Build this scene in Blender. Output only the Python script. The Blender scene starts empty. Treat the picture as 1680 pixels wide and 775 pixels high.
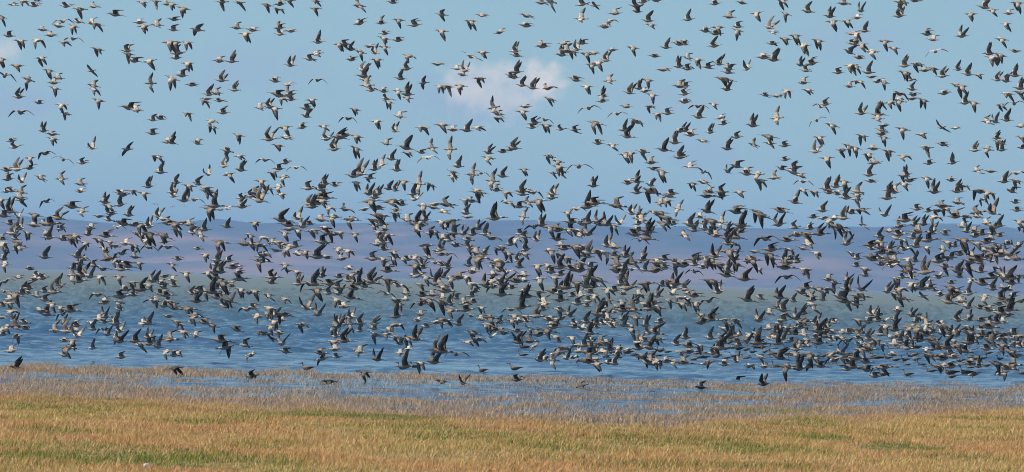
import bpy, math, random, re
import numpy as np
from mathutils import Vector, Matrix, Euler

R = math.radians
S = bpy.context.scene
COL = S.collection

# ------------------------------------------------------------------ camera
CAM_H = 1.7
FPX = 840 / math.tan(R(4.0))                 # focal length in photo pixels
cam_d = bpy.data.cameras.new('camera')
cam = bpy.data.objects.new('camera', cam_d)
COL.objects.link(cam)
cam_d.sensor_width = 36
cam_d.lens = 18 / math.tan(R(4.0))
cam_d.clip_start = 1
cam_d.clip_end = 60000
cam.location = (0, 0, CAM_H)
CROT = Matrix.Rotation(R(90) + math.atan(72 / FPX), 3, 'X') @ Matrix.Rotation(R(1.46), 3, 'Z')
cam.rotation_euler = CROT.to_euler()
cam_d.dof.use_dof = True
cam_d.dof.focus_distance = 112
cam_d.dof.aperture_fstop = 18
S.camera = cam

# ------------------------------------------------------------------ light
SUN_EL, SUN_AZ = 47, -92                    # azimuth from +Y (view direction), positive to the right
w = bpy.data.worlds.new('World')
S.world = w
w.use_nodes = True
nt = w.node_tree
for n in list(nt.nodes): nt.nodes.remove(n)
def nd(nt, typ, **kw):
    n = nt.nodes.new(typ)
    for k, v in kw.items():
        if k in n.inputs.keys() if isinstance(k, str) else False: n.inputs[k].default_value = v
        else: setattr(n, k, v)
    return n
out = nd(nt, 'ShaderNodeOutputWorld')
bg = nd(nt, 'ShaderNodeBackground')
bg.inputs['Strength'].default_value = 0.105
sky = nd(nt, 'ShaderNodeTexSky', sky_type='NISHITA')
sky.sun_disc = False
sky.sun_elevation = R(SUN_EL)
sky.sun_rotation = R(SUN_AZ)
sky.altitude = 0; sky.air_density = 1.0; sky.dust_density = 0.3; sky.ozone_density = 1.6
tc = nd(nt, 'ShaderNodeTexCoord')
# clear, dry air: the band of sky just over the horizon keeps the blue of the sky a little higher up
add = nd(nt, 'ShaderNodeVectorMath', operation='ADD')
add.inputs[1].default_value = (0, 0, 0.12)
nt.links.new(tc.outputs['Generated'], add.inputs[0])
nrm = nd(nt, 'ShaderNodeVectorMath', operation='NORMALIZE')
nt.links.new(add.outputs[0], nrm.inputs[0])
nt.links.new(nrm.outputs[0], sky.inputs['Vector'])
# clouds: a few soft far cumulus puffs, placed by direction in the sky
def cloud(prev, px, py, sx, sy, amount, col, seed, nscale=260):
    v = CROT @ Vector(((px - 840), -(py - 387.5), -FPX)).normalized()
    sub = nd(nt, 'ShaderNodeVectorMath', operation='SUBTRACT')
    nt.links.new(tc.outputs['Generated'], sub.inputs[0]); sub.inputs[1].default_value = v
    mul = nd(nt, 'ShaderNodeVectorMath', operation='MULTIPLY')
    nt.links.new(sub.outputs[0], mul.inputs[0]); mul.inputs[1].default_value = (FPX / sx, 40, FPX / sy)
    ln = nd(nt, 'ShaderNodeVectorMath', operation='LENGTH')
    nt.links.new(mul.outputs[0], ln.inputs[0])
    no = nd(nt, 'ShaderNodeTexNoise'); no.inputs['Scale'].default_value = nscale
    no.inputs['Detail'].default_value = 5; no.inputs['Roughness'].default_value = 0.5
    ad = nd(nt, 'ShaderNodeVectorMath', operation='ADD'); ad.inputs[1].default_value = (seed, seed * 2, 0)
    nt.links.new(tc.outputs['Generated'], ad.inputs[0]); nt.links.new(ad.outputs[0], no.inputs['Vector'])
    ma = nd(nt, 'ShaderNodeMath', operation='MULTIPLY_ADD')       # radius + noise
    nt.links.new(no.outputs['Fac'], ma.inputs[0]); ma.inputs[1].default_value = 2.0; nt.links.new(ln.outputs['Value'], ma.inputs[2])
    mr = nd(nt, 'ShaderNodeMapRange', interpolation_type='SMOOTHERSTEP')
    nt.links.new(ma.outputs[0], mr.inputs['Value'])
    mr.inputs['From Min'].default_value = 2.35; mr.inputs['From Max'].default_value = 0.95
    mr.inputs['To Min'].default_value = 0; mr.inputs['To Max'].default_value = amount
    mx = nd(nt, 'ShaderNodeMix', data_type='RGBA')
    nt.links.new(mr.outputs[0], mx.inputs['Factor'])
    nt.links.new(prev, mx.inputs['A']); mx.inputs['B'].default_value = (*col, 1)
    return mx.outputs['Result']
tint = nd(nt, 'ShaderNodeMix', data_type='RGBA', blend_type='MULTIPLY')
tint.inputs['Factor'].default_value = 1
tint.inputs['B'].default_value = (1.055, 1.125, 0.99, 1)
nt.links.new(sky.outputs['Color'], tint.inputs['A'])
c = tint.outputs['Result']
PURP = (3.2, 4.0, 5.9)
CLW = (7.4, 7.0, 6.7)
c = cloud(c, 770, 165, 110, 60, 0.55, PURP, 1.3)
c = cloud(c, 1080, 165, 90, 42, 0.28, PURP, 2.1)
c = cloud(c, 420, 120, 130, 50, 0.35, PURP, 4.2)
c = cloud(c, 1420, 70, 120, 40, 0.25, PURP, 5.2)
c = cloud(c, 1150, 255, 80, 35, 0.35, PURP, 6.2)
c = cloud(c, 30, 170, 90, 40, 0.45, PURP, 8.2)
c = cloud(c, 0, 85, 48, 26, 0.6, CLW, 9.1)
c = cloud(c, 820, 160, 90, 42, 0.6, CLW, 0.2, 420)
c = cloud(c, 800, 118, 62, 20, 0.8, CLW, 3.1, 300)
c = cloud(c, 765, 140, 40, 24, 0.6, CLW, 2.6, 420)
c = cloud(c, 890, 132, 46, 32, 1.0, CLW, 7.7, 420)
nt.links.new(c, bg.inputs['Color'])
nt.links.new(bg.outputs[0], out.inputs['Surface'])

sd = bpy.data.lights.new('sun', 'SUN')
sd.energy = 4.6; sd.angle = R(0.53); sd.color = (1.0, 0.93, 0.84)
sun = bpy.data.objects.new('sun', sd); COL.objects.link(sun)
tosun = Vector((math.sin(R(SUN_AZ)) * math.cos(R(SUN_EL)), math.cos(R(SUN_AZ)) * math.cos(R(SUN_EL)), math.sin(R(SUN_EL))))
sun.rotation_euler = tosun.to_track_quat('Z', 'Y').to_euler()
sun.location = (0, 0, 60)
S.view_settings.view_transform = 'Standard'
S.view_settings.look = 'None'
S.view_settings.gamma = 1
S.view_settings.exposure = 0.12
S.cycles.volume_bounces = 0
S.cycles.max_bounces = 6
S.cycles.pixel_filter_type = 'BLACKMAN_HARRIS'
S.cycles.filter_width = 1.0

# ------------------------------------------------------------------ helpers
def ray(px, py):
    return (CROT @ Vector((px - 840, -(py - 387.5), -FPX))).normalized()
def ground_dist(px, py):
    d = ray(px, py)
    return CAM_H / -d.z * d.y if d.z < -1e-5 else 1e6
def point(px, py, dist):                     # the point seen at that pixel, dist metres down the view axis
    d = ray(px, py)
    return Vector((0, 0, CAM_H)) + d * (dist / d.y)
def mesh_np(name, V, faces_idx, loops, mat, cols=None, smooth=True):
    """V (n,3); faces_idx = loop totals; loops = flat vertex indices"""
    me = bpy.data.meshes.new(name)
    me.vertices.add(len(V)); me.vertices.foreach_set('co', np.asarray(V, np.float32).ravel())
    me.loops.add(len(loops)); me.loops.foreach_set('vertex_index', np.asarray(loops, np.int32))
    tot = np.asarray(faces_idx, np.int32)
    st = np.concatenate([[0], np.cumsum(tot)[:-1]]).astype(np.int32)
    me.polygons.add(len(tot)); me.polygons.foreach_set('loop_start', st); me.polygons.foreach_set('loop_total', tot)
    me.polygons.foreach_set('use_smooth', np.full(len(tot), smooth))
    me.update(calc_edges=True)
    if cols is not None:
        a = me.color_attributes.new('tone_col', 'FLOAT_COLOR', 'POINT')
        C4 = np.ones((len(V), 4), np.float32); C4[:, :3] = cols
        a.data.foreach_set('color', C4.ravel())
    me.materials.append(mat)
    return me
def put(name, me, loc=(0, 0, 0), **props):
    o = bpy.data.objects.new(name, me); COL.objects.link(o); o.location = loc
    for k, v in props.items(): o[k] = v
    return o
def material(name):
    m = bpy.data.materials.new(name); m.use_nodes = True
    t = m.node_tree
    return m, t, t.nodes['Principled BSDF']
rng = np.random.default_rng(7)

def smooth_noise(x, y, seed, n=24):
    """cheap sum of sines, about -1..1"""
    r = np.random.default_rng(seed)
    s = np.zeros_like(x, dtype=float)
    for k in range(n):
        a = r.uniform(0, 2 * math.pi); f = r.uniform(0.5, 2.2); ph = r.uniform(0, 6.28)
        s += np.sin((x * math.cos(a) + y * math.sin(a)) * f * 2 * math.pi + ph)
    return s / math.sqrt(n / 2)

# ------------------------------------------------------------------ shore line (distance at which dry marsh ends, by x)
def shore(x):
    return np.interp(x, SHX, SHY) + 0.7 * np.sin(x * 2.3) + 0.5 * np.sin(x * 5.1 + 1)
def margin(x):
    return np.interp(x, MGX, MGY) + 0.8 * np.sin(x * 1.1) + 0.7 * np.sin(x * 3.3 + 2)
def ground_pt(px, py):
    d = ray(px, py); k = CAM_H / -d.z
    return d.x * k, d.y * k
SHX, SHY = map(np.array, zip(*[(-60, 112)] + [ground_pt(a_, b_) for a_, b_ in [(0, 653), (200, 660), (400, 672), (560, 680), (700, 688), (840, 694), (1000, 701), (1100, 702), (1260, 692), (1400, 688), (1550, 682), (1680, 674)]] + [(60, 116)]))
MGX, MGY = map(np.array, zip(*[(-60, 150)] + [ground_pt(a_, b_) for a_, b_ in [(0, 602), (300, 606), (500, 612), (840, 619), (1100, 625), (1260, 632), (1680, 634)]] + [(60, 150)]))

# ------------------------------------------------------------------ materials of the setting
gm, t, b = material('marsh_soil')
n1 = nd(t, 'ShaderNodeTexNoise'); n1.inputs['Scale'].default_value = 3; n1.inputs['Detail'].default_value = 6
geo = nd(t, 'ShaderNodeNewGeometry')
t.links.new(geo.outputs['Position'], n1.inputs['Vector'])
cr = nd(t, 'ShaderNodeValToRGB')
cr.color_ramp.elements[0].position = 0.35; cr.color_ramp.elements[0].color = (0.15, 0.10, 0.04, 1)
cr.color_ramp.elements[1].position = 0.65; cr.color_ramp.elements[1].color = (0.36, 0.24, 0.10, 1)
t.links.new(n1.outputs['Fac'], cr.inputs['Fac']); t.links.new(cr.outputs['Color'], b.inputs['Base Color'])
b.inputs['Roughness'].default_value = 0.95

wm, t, b = material('shallow_water')
geo = nd(t, 'ShaderNodeNewGeometry')
sep = nd(t, 'ShaderNodeSeparateXYZ'); t.links.new(geo.outputs['Position'], sep.inputs[0])
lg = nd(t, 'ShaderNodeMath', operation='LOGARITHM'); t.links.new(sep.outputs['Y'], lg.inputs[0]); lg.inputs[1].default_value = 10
# turbid, silty water far out; near by, reflected sky blue is put into the colour
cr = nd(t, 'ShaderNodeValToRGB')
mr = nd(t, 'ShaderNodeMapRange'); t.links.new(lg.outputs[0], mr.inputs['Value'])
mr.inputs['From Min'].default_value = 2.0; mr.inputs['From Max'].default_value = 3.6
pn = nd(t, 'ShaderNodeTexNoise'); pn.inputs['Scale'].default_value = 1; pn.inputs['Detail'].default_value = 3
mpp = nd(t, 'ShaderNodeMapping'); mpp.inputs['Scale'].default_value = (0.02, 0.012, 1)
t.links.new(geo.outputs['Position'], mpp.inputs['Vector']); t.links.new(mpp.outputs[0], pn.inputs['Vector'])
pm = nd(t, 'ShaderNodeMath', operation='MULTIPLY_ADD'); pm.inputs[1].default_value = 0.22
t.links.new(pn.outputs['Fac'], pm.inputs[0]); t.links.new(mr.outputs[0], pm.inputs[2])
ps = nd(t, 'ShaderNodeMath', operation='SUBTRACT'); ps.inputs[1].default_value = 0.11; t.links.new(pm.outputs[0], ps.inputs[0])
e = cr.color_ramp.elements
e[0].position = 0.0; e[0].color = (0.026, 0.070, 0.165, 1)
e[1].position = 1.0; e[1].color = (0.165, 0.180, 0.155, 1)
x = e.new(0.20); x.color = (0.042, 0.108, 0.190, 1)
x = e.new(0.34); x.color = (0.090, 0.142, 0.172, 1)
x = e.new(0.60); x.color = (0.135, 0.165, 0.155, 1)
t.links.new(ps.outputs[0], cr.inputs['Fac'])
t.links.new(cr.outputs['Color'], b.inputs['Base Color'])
rr0 = nd(t, 'ShaderNodeMapRange'); t.links.new(lg.outputs[0], rr0.inputs['Value'])
rr0.inputs['From Min'].default_value = 2.35; rr0.inputs['From Max'].default_value = 3.0; rr0.inputs['To Min'].default_value = 0.10; rr0.inputs['To Max'].default_value = 0.55
t.links.new(rr0.outputs[0], b.inputs['Roughness'])     # chop too fine to model far out roughens the sheet
b.inputs['IOR'].default_value = 1.33
def wave(scale, rot, detail, seed):
    mp = nd(t, 'ShaderNodeMapping'); mp.inputs['Scale'].default_value = scale; mp.inputs['Rotation'].default_value = (0, 0, R(rot)); mp.inputs['Location'].default_value = (seed, seed, 0)
    t.links.new(geo.outputs['Position'], mp.inputs['Vector'])
    n = nd(t, 'ShaderNodeTexNoise'); n.inputs['Scale'].default_value = 1; n.inputs['Detail'].default_value = detail; n.inputs['Roughness'].default_value = 0.55
    t.links.new(mp.outputs[0], n.inputs['Vector'])
    return n.outputs['Fac']
w1 = wave((0.9, 0.55, 1), 12, 5, 3)
w2 = wave((3.2, 1.7, 1), -8, 3, 11)
sm = nd(t, 'ShaderNodeMath', operation='MULTIPLY_ADD'); t.links.new(w2, sm.inputs[0]); sm.inputs[1].default_value = 0.22; t.links.new(w1, sm.inputs[2])
bp = nd(t, 'ShaderNodeBump'); bp.inputs['Strength'].default_value = 1.0; bp.inputs['Distance'].default_value = 0.11
t.links.new(sm.outputs[0], bp.inputs['Height']); t.links.new(bp.outputs[0], b.inputs['Normal'])

hm, t, b = material('steppe_hills')
geo = nd(t, 'ShaderNodeNewGeometry')
mp = nd(t, 'ShaderNodeMapping'); mp.inputs['Scale'].default_value = (0.0040, 0.0030, 0.030)
t.links.new(geo.outputs['Position'], mp.inputs['Vector'])
n1 = nd(t, 'ShaderNodeTexNoise'); n1.inputs['Scale'].default_value = 1; n1.inputs['Detail'].default_value = 6; n1.inputs['Roughness'].default_value = 0.6
t.links.new(mp.outputs[0], n1.inputs['Vector'])
cr = nd(t, 'ShaderNodeValToRGB')
e = cr.color_ramp.elements
e[0].position = 0.38; e[0].color = (0.035, 0.060, 0.090, 1)  # bluish dark tone: part of the distant haze is put into the hill colour
e[1].position = 0.64; e[1].color = (0.30, 0.175, 0.15, 1)
x = e.new(0.52); x.color = (0.13, 0.105, 0.115, 1)
sep = nd(t, 'ShaderNodeSeparateXYZ'); t.links.new(geo.outputs['Position'], sep.inputs[0])
mz = nd(t, 'ShaderNodeMapRange'); t.links.new(sep.outputs['Z'], mz.inputs['Value'])
mz.inputs['From Min'].default_value = 30; mz.inputs['From Max'].default_value = 74; mz.inputs['To Min'].default_value = 0.04; mz.inputs['To Max'].default_value = -0.12
am = nd(t, 'ShaderNodeMath', operation='ADD'); t.links.new(n1.outputs['Fac'], am.inputs[0]); t.links.new(mz.outputs[0], am.inputs[1])
t.links.new(am.outputs[0], cr.inputs['Fac']); t.links.new(cr.outputs['Color'], b.inputs['Base Color'])
b.inputs['Roughness'].default_value = 1.0
b.inputs['Specular IOR Level'].default_value = 0.1

def leaf_mat(name):
    m, t, b = material(name)
    a = nd(t, 'ShaderNodeVertexColor', layer_name='tone_col')
    t.links.new(a.outputs['Color'], b.inputs['Base Color'])
    b.inputs['Roughness'].default_value = 0.6
    b.inputs['Specular IOR Level'].default_value = 0.25
    # thin blades let light through
    tr = nd(t, 'ShaderNodeBsdfTranslucent'); t.links.new(a.outputs['Color'], tr.inputs['Color'])
    mx = nd(t, 'ShaderNodeMixShader'); mx.inputs[0].default_value = 0.3
    t.links.new(b.outputs[0], mx.inputs[1]); t.links.new(tr.outputs[0], mx.inputs[2])
    t.links.new(mx.outputs[0], t.nodes['Material Output'].inputs['Surface'])
    return m
bladem = leaf_mat('dry_blades')

# ------------------------------------------------------------------ ground sheet (marsh, then lake bed, out past the hills)
xs = np.concatenate([[-9000, -2500, -700, -200, -80], np.linspace(-40, 40, 161), [80, 200, 700, 2500, 9000]])
ys = np.concatenate([[-400, -100, 0, 25], np.linspace(45, 135, 181), [160, 220, 400, 900, 2500, 8000, 16000]])
X, Y = np.meshgrid(xs, ys)
sh = shore(X)
Z = np.where(Y < sh, np.clip((sh - Y) * 0.03, 0, 0.04), -np.clip((Y - sh) * 0.012, 0, 0.5))
rough = 0.018 * smooth_noise(X / 2.5, Y / 6, 3)
Z = Z + np.where((np.abs(X) < 60) & (Y > 40) & (Y < sh - 0.5), rough * 0.6, 0)
Z = np.where(Y > 140, -0.6, Z)
def grid_mesh(name, X, Y, Z, mat, smooth=True):
    ny, nx = X.shape
    V = np.stack([X.ravel(), Y.ravel(), Z.ravel()], 1)
    i = np.arange(ny * nx).reshape(ny, nx)
    q = np.stack([i[:-1, :-1], i[:-1, 1:], i[1:, 1:], i[1:, :-1]], -1).reshape(-1, 4)
    return mesh_np(name, V, np.full(len(q), 4), q.ravel(), mat, smooth=smooth)
put('ground', grid_mesh('ground', X, Y, Z, gm), kind='structure')
def ground_z(x, y):
    s_ = shore(x)
    z = np.where(y < s_, np.clip((s_ - y) * 0.03, 0, 0.04), -np.clip((y - s_) * 0.012, 0, 0.5))
    return z + np.where(y < s_ - 0.5, 0.6 * 0.018 * smooth_noise(x / 2.5, y / 6, 3), 0)
# water sheet: wind ripples as real relief near by, flat sheet beyond
rows = 92 * (760 / 92) ** np.linspace(0, 1, 1500)
cols_ = np.linspace(-1, 1, 720)
Y = np.repeat(rows[:, None], 720, 1); X = cols_[None, :] * (Y * 0.078 + 3)
def ripples(x, y):
    r_ = np.random.default_rng(5); s_ = np.zeros_like(x)
    wind = R(20)
    for lam, amp, n_ in [(1.5, 1.0, 9), (0.85, 0.75, 10), (0.5, 0.5, 10), (0.3, 0.28, 8), (4.0, 0.9, 6)]:
        for k_ in range(n_):
            a_ = wind + r_.normal(0, 0.55); L_ = lam * r_.uniform(0.75, 1.3); ph = r_.uniform(0, 6.28)
            c_ = np.sin((x * math.sin(a_) + y * math.cos(a_)) * 2 * math.pi / L_ + ph + 1.3 * np.sin(x * .35 + k_) + 1.1 * np.sin(y * .11 + 2 * k_))
            s_ += amp * (c_ + 0.35 * c_ * c_) / math.sqrt(n_)
    return s_
amp = np.interp(Y, [92, 112, 125, 140, 170, 260, 760], [0.0020, 0.0060, 0.0105, 0.0155, 0.027, 0.046, 0.065])
gust = 1 + 0.35 * smooth_noise(X / 14, Y / 26, 61)
amp = amp * np.clip(gust, 0.25, 1.8)
edge_ = np.clip((1 - np.abs(cols_))[None, :] * 12, 0, 1) * np.clip((760 - Y) / 60, 0, 1)
Z = ripples(X, Y) * amp * edge_
def quads(ny, nx, b0=0):
    i = np.arange(ny * nx).reshape(ny, nx) + b0
    return np.stack([i[:-1, :-1], i[:-1, 1:], i[1:, 1:], i[1:, :-1]], -1).reshape(-1, 4)
V = np.stack([X.ravel(), Y.ravel(), Z.ravel()], 1); Q = [quads(*X.shape)]
def sheet(xa, xb, ya, yb, xa2, xb2):
    """flat trapezoid from (xa..xb, ya) to (xa2..xb2, yb)"""
    global V
    b0 = len(V)
    V = np.concatenate([V, [[xa, ya, 0], [xb, ya, 0], [xb2, yb, 0], [xa2, yb, 0]]])
    Q.append(np.array([[b0, b0 + 1, b0 + 2, b0 + 3]]))
wa, wb = 92 * .078 + 3, 760 * .078 + 3
sheet(-wb, wb, 760, 9500, -9000, 9000)
sheet(-9000, -wa, 92, 760, -9000, -wb)
sheet(wa, 9000, 92, 760, wb, 9000)
sheet(-9000, -wb, 760, 9500, -9000, -9000)
sheet(wb, 9000, 760, 9500, 9000, 9000)
sheet(-9000, 9000, 70, 92, -9000, 9000)
Q = np.concatenate(Q)
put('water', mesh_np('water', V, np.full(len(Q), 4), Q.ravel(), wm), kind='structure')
# hills
xs = np.linspace(-3500, 3500, 281); ys = np.concatenate([np.linspace(8600, 10000, 57), [10600, 11600]])
X, Y = np.meshgrid(xs, ys)
tp = (Y - 8600) / 1400
crest = np.interp(X, [-3000, -699, -533, -408, -241, 8, 133, 333, 533, 699, 3000], [70, 72.8, 68.5, 69, 75.5, 81, 80.5, 83, 87, 90, 80]) + 0.8 * smooth_noise(X / 900, Y / 2500, 5) + 0.5 * smooth_noise(X / 160, Y / 900, 15)
prof = np.interp(tp, [0, 0.03, 0.12, 0.3, 0.6, 1, 1.2, 2.2], [0, 0.08, 0.26, 0.52, 0.8, 1.0, 1.0, 0.9])
gul = 4.5 * smooth_noise(X / 420, Y / 700, 9) + 2.4 * smooth_noise(X / 130, Y / 260, 10)
Z = crest * prof + gul * np.clip(prof * (1.15 - prof) * 3, 0, 1) - 1.0
put('hills', grid_mesh('hills', X, Y, Z, hm), kind='structure')

# haze: the air over the bay
hv = bpy.data.materials.new('air_haze'); hv.use_nodes = True
t = hv.node_tree
for n in list(t.nodes): t.nodes.remove(n)
o_ = nd(t, 'ShaderNodeOutputMaterial'); pv = nd(t, 'ShaderNodeVolumePrincipled')
pv.inputs['Color'].default_value = (0.40, 0.64, 1.0, 1)
pv.inputs['Density'].default_value = 1.05e-4
pv.inputs['Anisotropy'].default_value = 0.0
t.links.new(pv.outputs[0], o_.inputs['Volume'])
bx = np.array([[x_, y_, z_] for x_ in (-9500, 9500) for y_ in (-450, 16500) for z_ in (-1.9, 108)], float)
fq = [0, 1, 3, 2, 4, 6, 7, 5, 0, 4, 5, 1, 2, 3, 7, 6, 0, 2, 6, 4, 1, 5, 7, 3]
hz = put('haze', mesh_np('haze', bx, [4] * 6, fq, hv, smooth=False), kind='stuff')
hz['label'] = 'thin blue haze over the bay and the far hills'
hz['category'] = 'haze'

# ------------------------------------------------------------------ grasses
def blades(name, x, y, z0, h, wd, lean, colr):
    """one curved tapering blade of two faces per entry"""
    n = len(x)
    az = rng.uniform(0, 2 * np.pi, n)                  # which way the flat of the blade faces
    ax, ay = np.cos(az) * wd / 2, np.sin(az) * wd / 2
    la = rng.normal(0.1, 1.5, n)                       # lean direction, loosely downwind to the right
    lx, ly = np.cos(la) * lean * h, np.sin(la) * lean * h
    V = np.zeros((n, 5, 3)); 
    V[:, 0] = np.stack([x - ax, y - ay, z0], 1); V[:, 1] = np.stack([x + ax, y + ay, z0], 1)
    V[:, 2] = np.stack([x + lx * .35 + ax * .8, y + ly * .35 + ay * .8, z0 + h * .6], 1)
    V[:, 3] = np.stack([x + lx * .35 - ax * .8, y + ly * .35 - ay * .8, z0 + h * .6], 1)
    V[:, 4] = np.stack([x + lx, y + ly, z0 + h], 1)
    base = np.arange(n)[:, None] * 5
    loops = (base + np.array([[0, 1, 2, 3, 3, 2, 4]])).ravel()
    tot = np.tile([4, 3], n)
    cols = np.repeat(colr[:, None, :], 5, 1).reshape(-1, 3)
    return mesh_np(name, V.reshape(-1, 3), tot, loops, bladem, cols=cols, smooth=False)

def zone_density(x, y):
    return x * 0 + 1
STRAW = np.array([[0.60, 0.41, 0.155], [0.53, 0.33, 0.12], [0.70, 0.53, 0.26], [0.58, 0.35, 0.165], [0.43, 0.35, 0.095]])
GREEN = np.array([[0.12, 0.19, 0.03], [0.20, 0.26, 0.04], [0.08, 0.14, 0.03], [0.32, 0.32, 0.06]])
def pix_of(x, y):
    """photo pixel of a ground point"""
    P = np.stack([x, y, np.full_like(x, -CAM_H)], 0)
    M = np.array(CROT.transposed())
    q = M @ P
    return 840 + q[0] / -q[2] * FPX, 387.5 - q[1] / -q[2] * FPX
# centres of the greener swards (x, y, half length, half depth, strength) in metres on the marsh
SWARD = []
for px, py, rx, ry, s in [(560, 690, 210, 6, 1.0), (660, 693, 110, 5, .9), (110, 672, 150, 5, .7), (200, 762, 170, 11, .95), (120, 745, 130, 9, .6),
                          (300, 757, 70, 8, .8), (760, 722, 110, 7, .7), (860, 728, 120, 7, .5), (1000, 708, 90, 6, .4), (1110, 733, 120, 9, .7), (1220, 748, 60, 7, .9),
                          (1340, 726, 50, 5, .9), (1290, 724, 70, 8, .5), (1480, 742, 55, 6, .95), (1300, 712, 130, 6, .4), (60, 668, 90, 5, .5), (430, 690, 90, 4, .5),
                          (1280, 750, 80, 6, .4), (560, 712, 150, 6, .3), (1060, 718, 120, 5, .4), (720, 745, 120, 9, .25), (1390, 715, 60, 5, .3)]:
    gx, gy = ground_pt(px, py)
    x2, y2 = ground_pt(px + rx, py); x3, y3 = ground_pt(px, py - ry)
    SWARD.append((gx, gy, abs(x2 - gx), abs(y3 - gy), s))
def greenness(x, y):
    g = np.zeros_like(x)
    wob = smooth_noise(x / 1.6, y / 4, 21)
    for a, b_, rx, ry, s in SWARD:
        r2 = ((x - a) / rx) ** 2 + ((y - b_) / ry) ** 2
        g = np.maximum(g, s * np.clip(1.9 - r2 - 0.35 * wob, 0, 1))
    g = np.maximum(g, 0.42 * np.clip(smooth_noise(x / 3.5, y / 9, 31) + .1, 0, 1.6))
    return np.clip(g, 0, 1)

# the dry meadow in front
N = 1150000
y = rng.uniform(50, 118, N) ; x = rng.uniform(-1, 1, N) * (y * 0.07 + 5.5)
keep = y < shore(x) + rng.normal(0, 1.6, N)
x, y = x[keep], y[keep]
g = greenness(x, y)
patch = smooth_noise(x / 2.2, y / 5, 44)
isg = rng.uniform(size=len(x)) < g * 0.9
colr = np.where(isg[:, None], GREEN[rng.integers(0, 4, len(x))], STRAW[rng.integers(0, 5, len(x))])
red = np.clip(0.5 + 0.5 * smooth_noise(x / 4, y / 10, 46), 0, 1)[:, None]
colr = np.where(isg[:, None], colr, colr * (1 + red * np.array([[0.03, -0.12, -0.05]])))
colr = np.clip(colr * np.array([[1.07, 1.03, 1.04]]) * rng.uniform(0.6, 1.5, (len(x), 1)), 0, 0.85)
edge = np.clip((shore(x) - y) / 6, 0, 1)               # bleached pinkish fringe at the water's edge
colr = colr * edge[:, None] + (1 - edge[:, None]) * (0.55 * colr + 0.45 * np.array([[0.50, 0.33, 0.22]]))
h = rng.uniform(0.022, 0.064, len(x)) * (1 + 0.22 * np.clip(patch, -2, 2)) * np.where(isg, 0.8, 1.0)
tall = rng.uniform(size=len(x)) < 0.03
h = np.where(tall, h * 1.6, h)
me = blades('meadow_grass', x, y, ground_z(x, y) - 0.004, h, rng.uniform(0.0035, 0.0085, len(x)), rng.uniform(0.1, 0.9, len(x)), colr)
put('meadow_grass', me, kind='stuff', label='golden dry salt meadow grass with green patches in the foreground', category='grass')

# thin dead grass standing in the flooded margin
N = 640000
y = rng.uniform(88, 137, N); x = rng.uniform(-1, 1, N) * (y * 0.07 + 5.5)
PX, PY = pix_of(x, y)
s = shore(x)
outer = margin(x) + 1.6 * smooth_noise(x / 1.2, y / 30, 55)
band = np.exp(-((y - (outer - 4)) / 4.5) ** 2) * 0.55
near = np.exp(-((y - s) / 3.0) ** 2) * 2.6 + np.exp(-((y - s) / 8.0) ** 2) * .5
opening = np.clip(smooth_noise(x / 3.0, y / 5.5, 77) * 0.5 + 0.42, 0.05, 1)
left = np.exp(-((x + 7) / 3.2) ** 2) * 0.3
right = np.exp(-((x - 6.5) / 4.5) ** 2) * 0.45
pool = np.exp(-((PX - 650) / 330) ** 2 - ((PY - 634) / 16) ** 2) + 0.8 * np.exp(-((PX - 940) / 170) ** 2 - ((PY - 668) / 10) ** 2) + .8 * np.exp(-((PX - 1450) / 130) ** 2 - ((PY - 662) / 8) ** 2)
dens = (band + near + (0.26 + left + right) * opening * 1.25) * (1 - 0.85 * np.clip(pool, 0, 1)) * (0.5 + 0.5 * opening)
keep = (rng.uniform(size=N) < dens * 2.0 * np.clip(1 + 0.8 * smooth_noise(x / 1.3, y / 3.5, 91), 0.1, 3)) & (y > s - 1) & (y < outer + rng.normal(0, 0.8, N))
x, y, PX, PY = x[keep], y[keep], PX[keep], PY[keep]
BL = np.array([[0.62, 0.41, 0.24], [0.52, 0.36, 0.23], [0.72, 0.52, 0.33], [0.40, 0.26, 0.17], [0.66, 0.37, 0.17]])
colr = BL[rng.integers(0, 5, len(x))] * rng.uniform(0.5, 1.45, (len(x), 1))
gs = np.clip(1.2 - ((PX - 1050) / 60) ** 2 - ((PY - 665.5) / 3) ** 2, 0, 1) + np.clip(1.2 - ((PX - 1230) / 130) ** 2 - ((PY - 679) / 3) ** 2, 0, 1)
isg = rng.uniform(size=len(x)) < gs
colr = np.where(isg[:, None], np.array([[0.40, 0.36, 0.07]]) * rng.uniform(.7, 1.1, (len(x), 1)), colr)
h = rng.uniform(0.025, 0.085, len(x)) * np.where(rng.uniform(size=len(x)) < .04, 1.7, 1)
me = blades('water_grass', x, y, np.full(len(x), -0.01), h + 0.01, rng.uniform(0.004, 0.008, len(x)), rng.uniform(0.1, 0.9, len(x)), colr)
put('marsh_reeds', me, kind='stuff', label='thin bleached stalks standing in the flooded margin of the bay', category='reeds')

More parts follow.
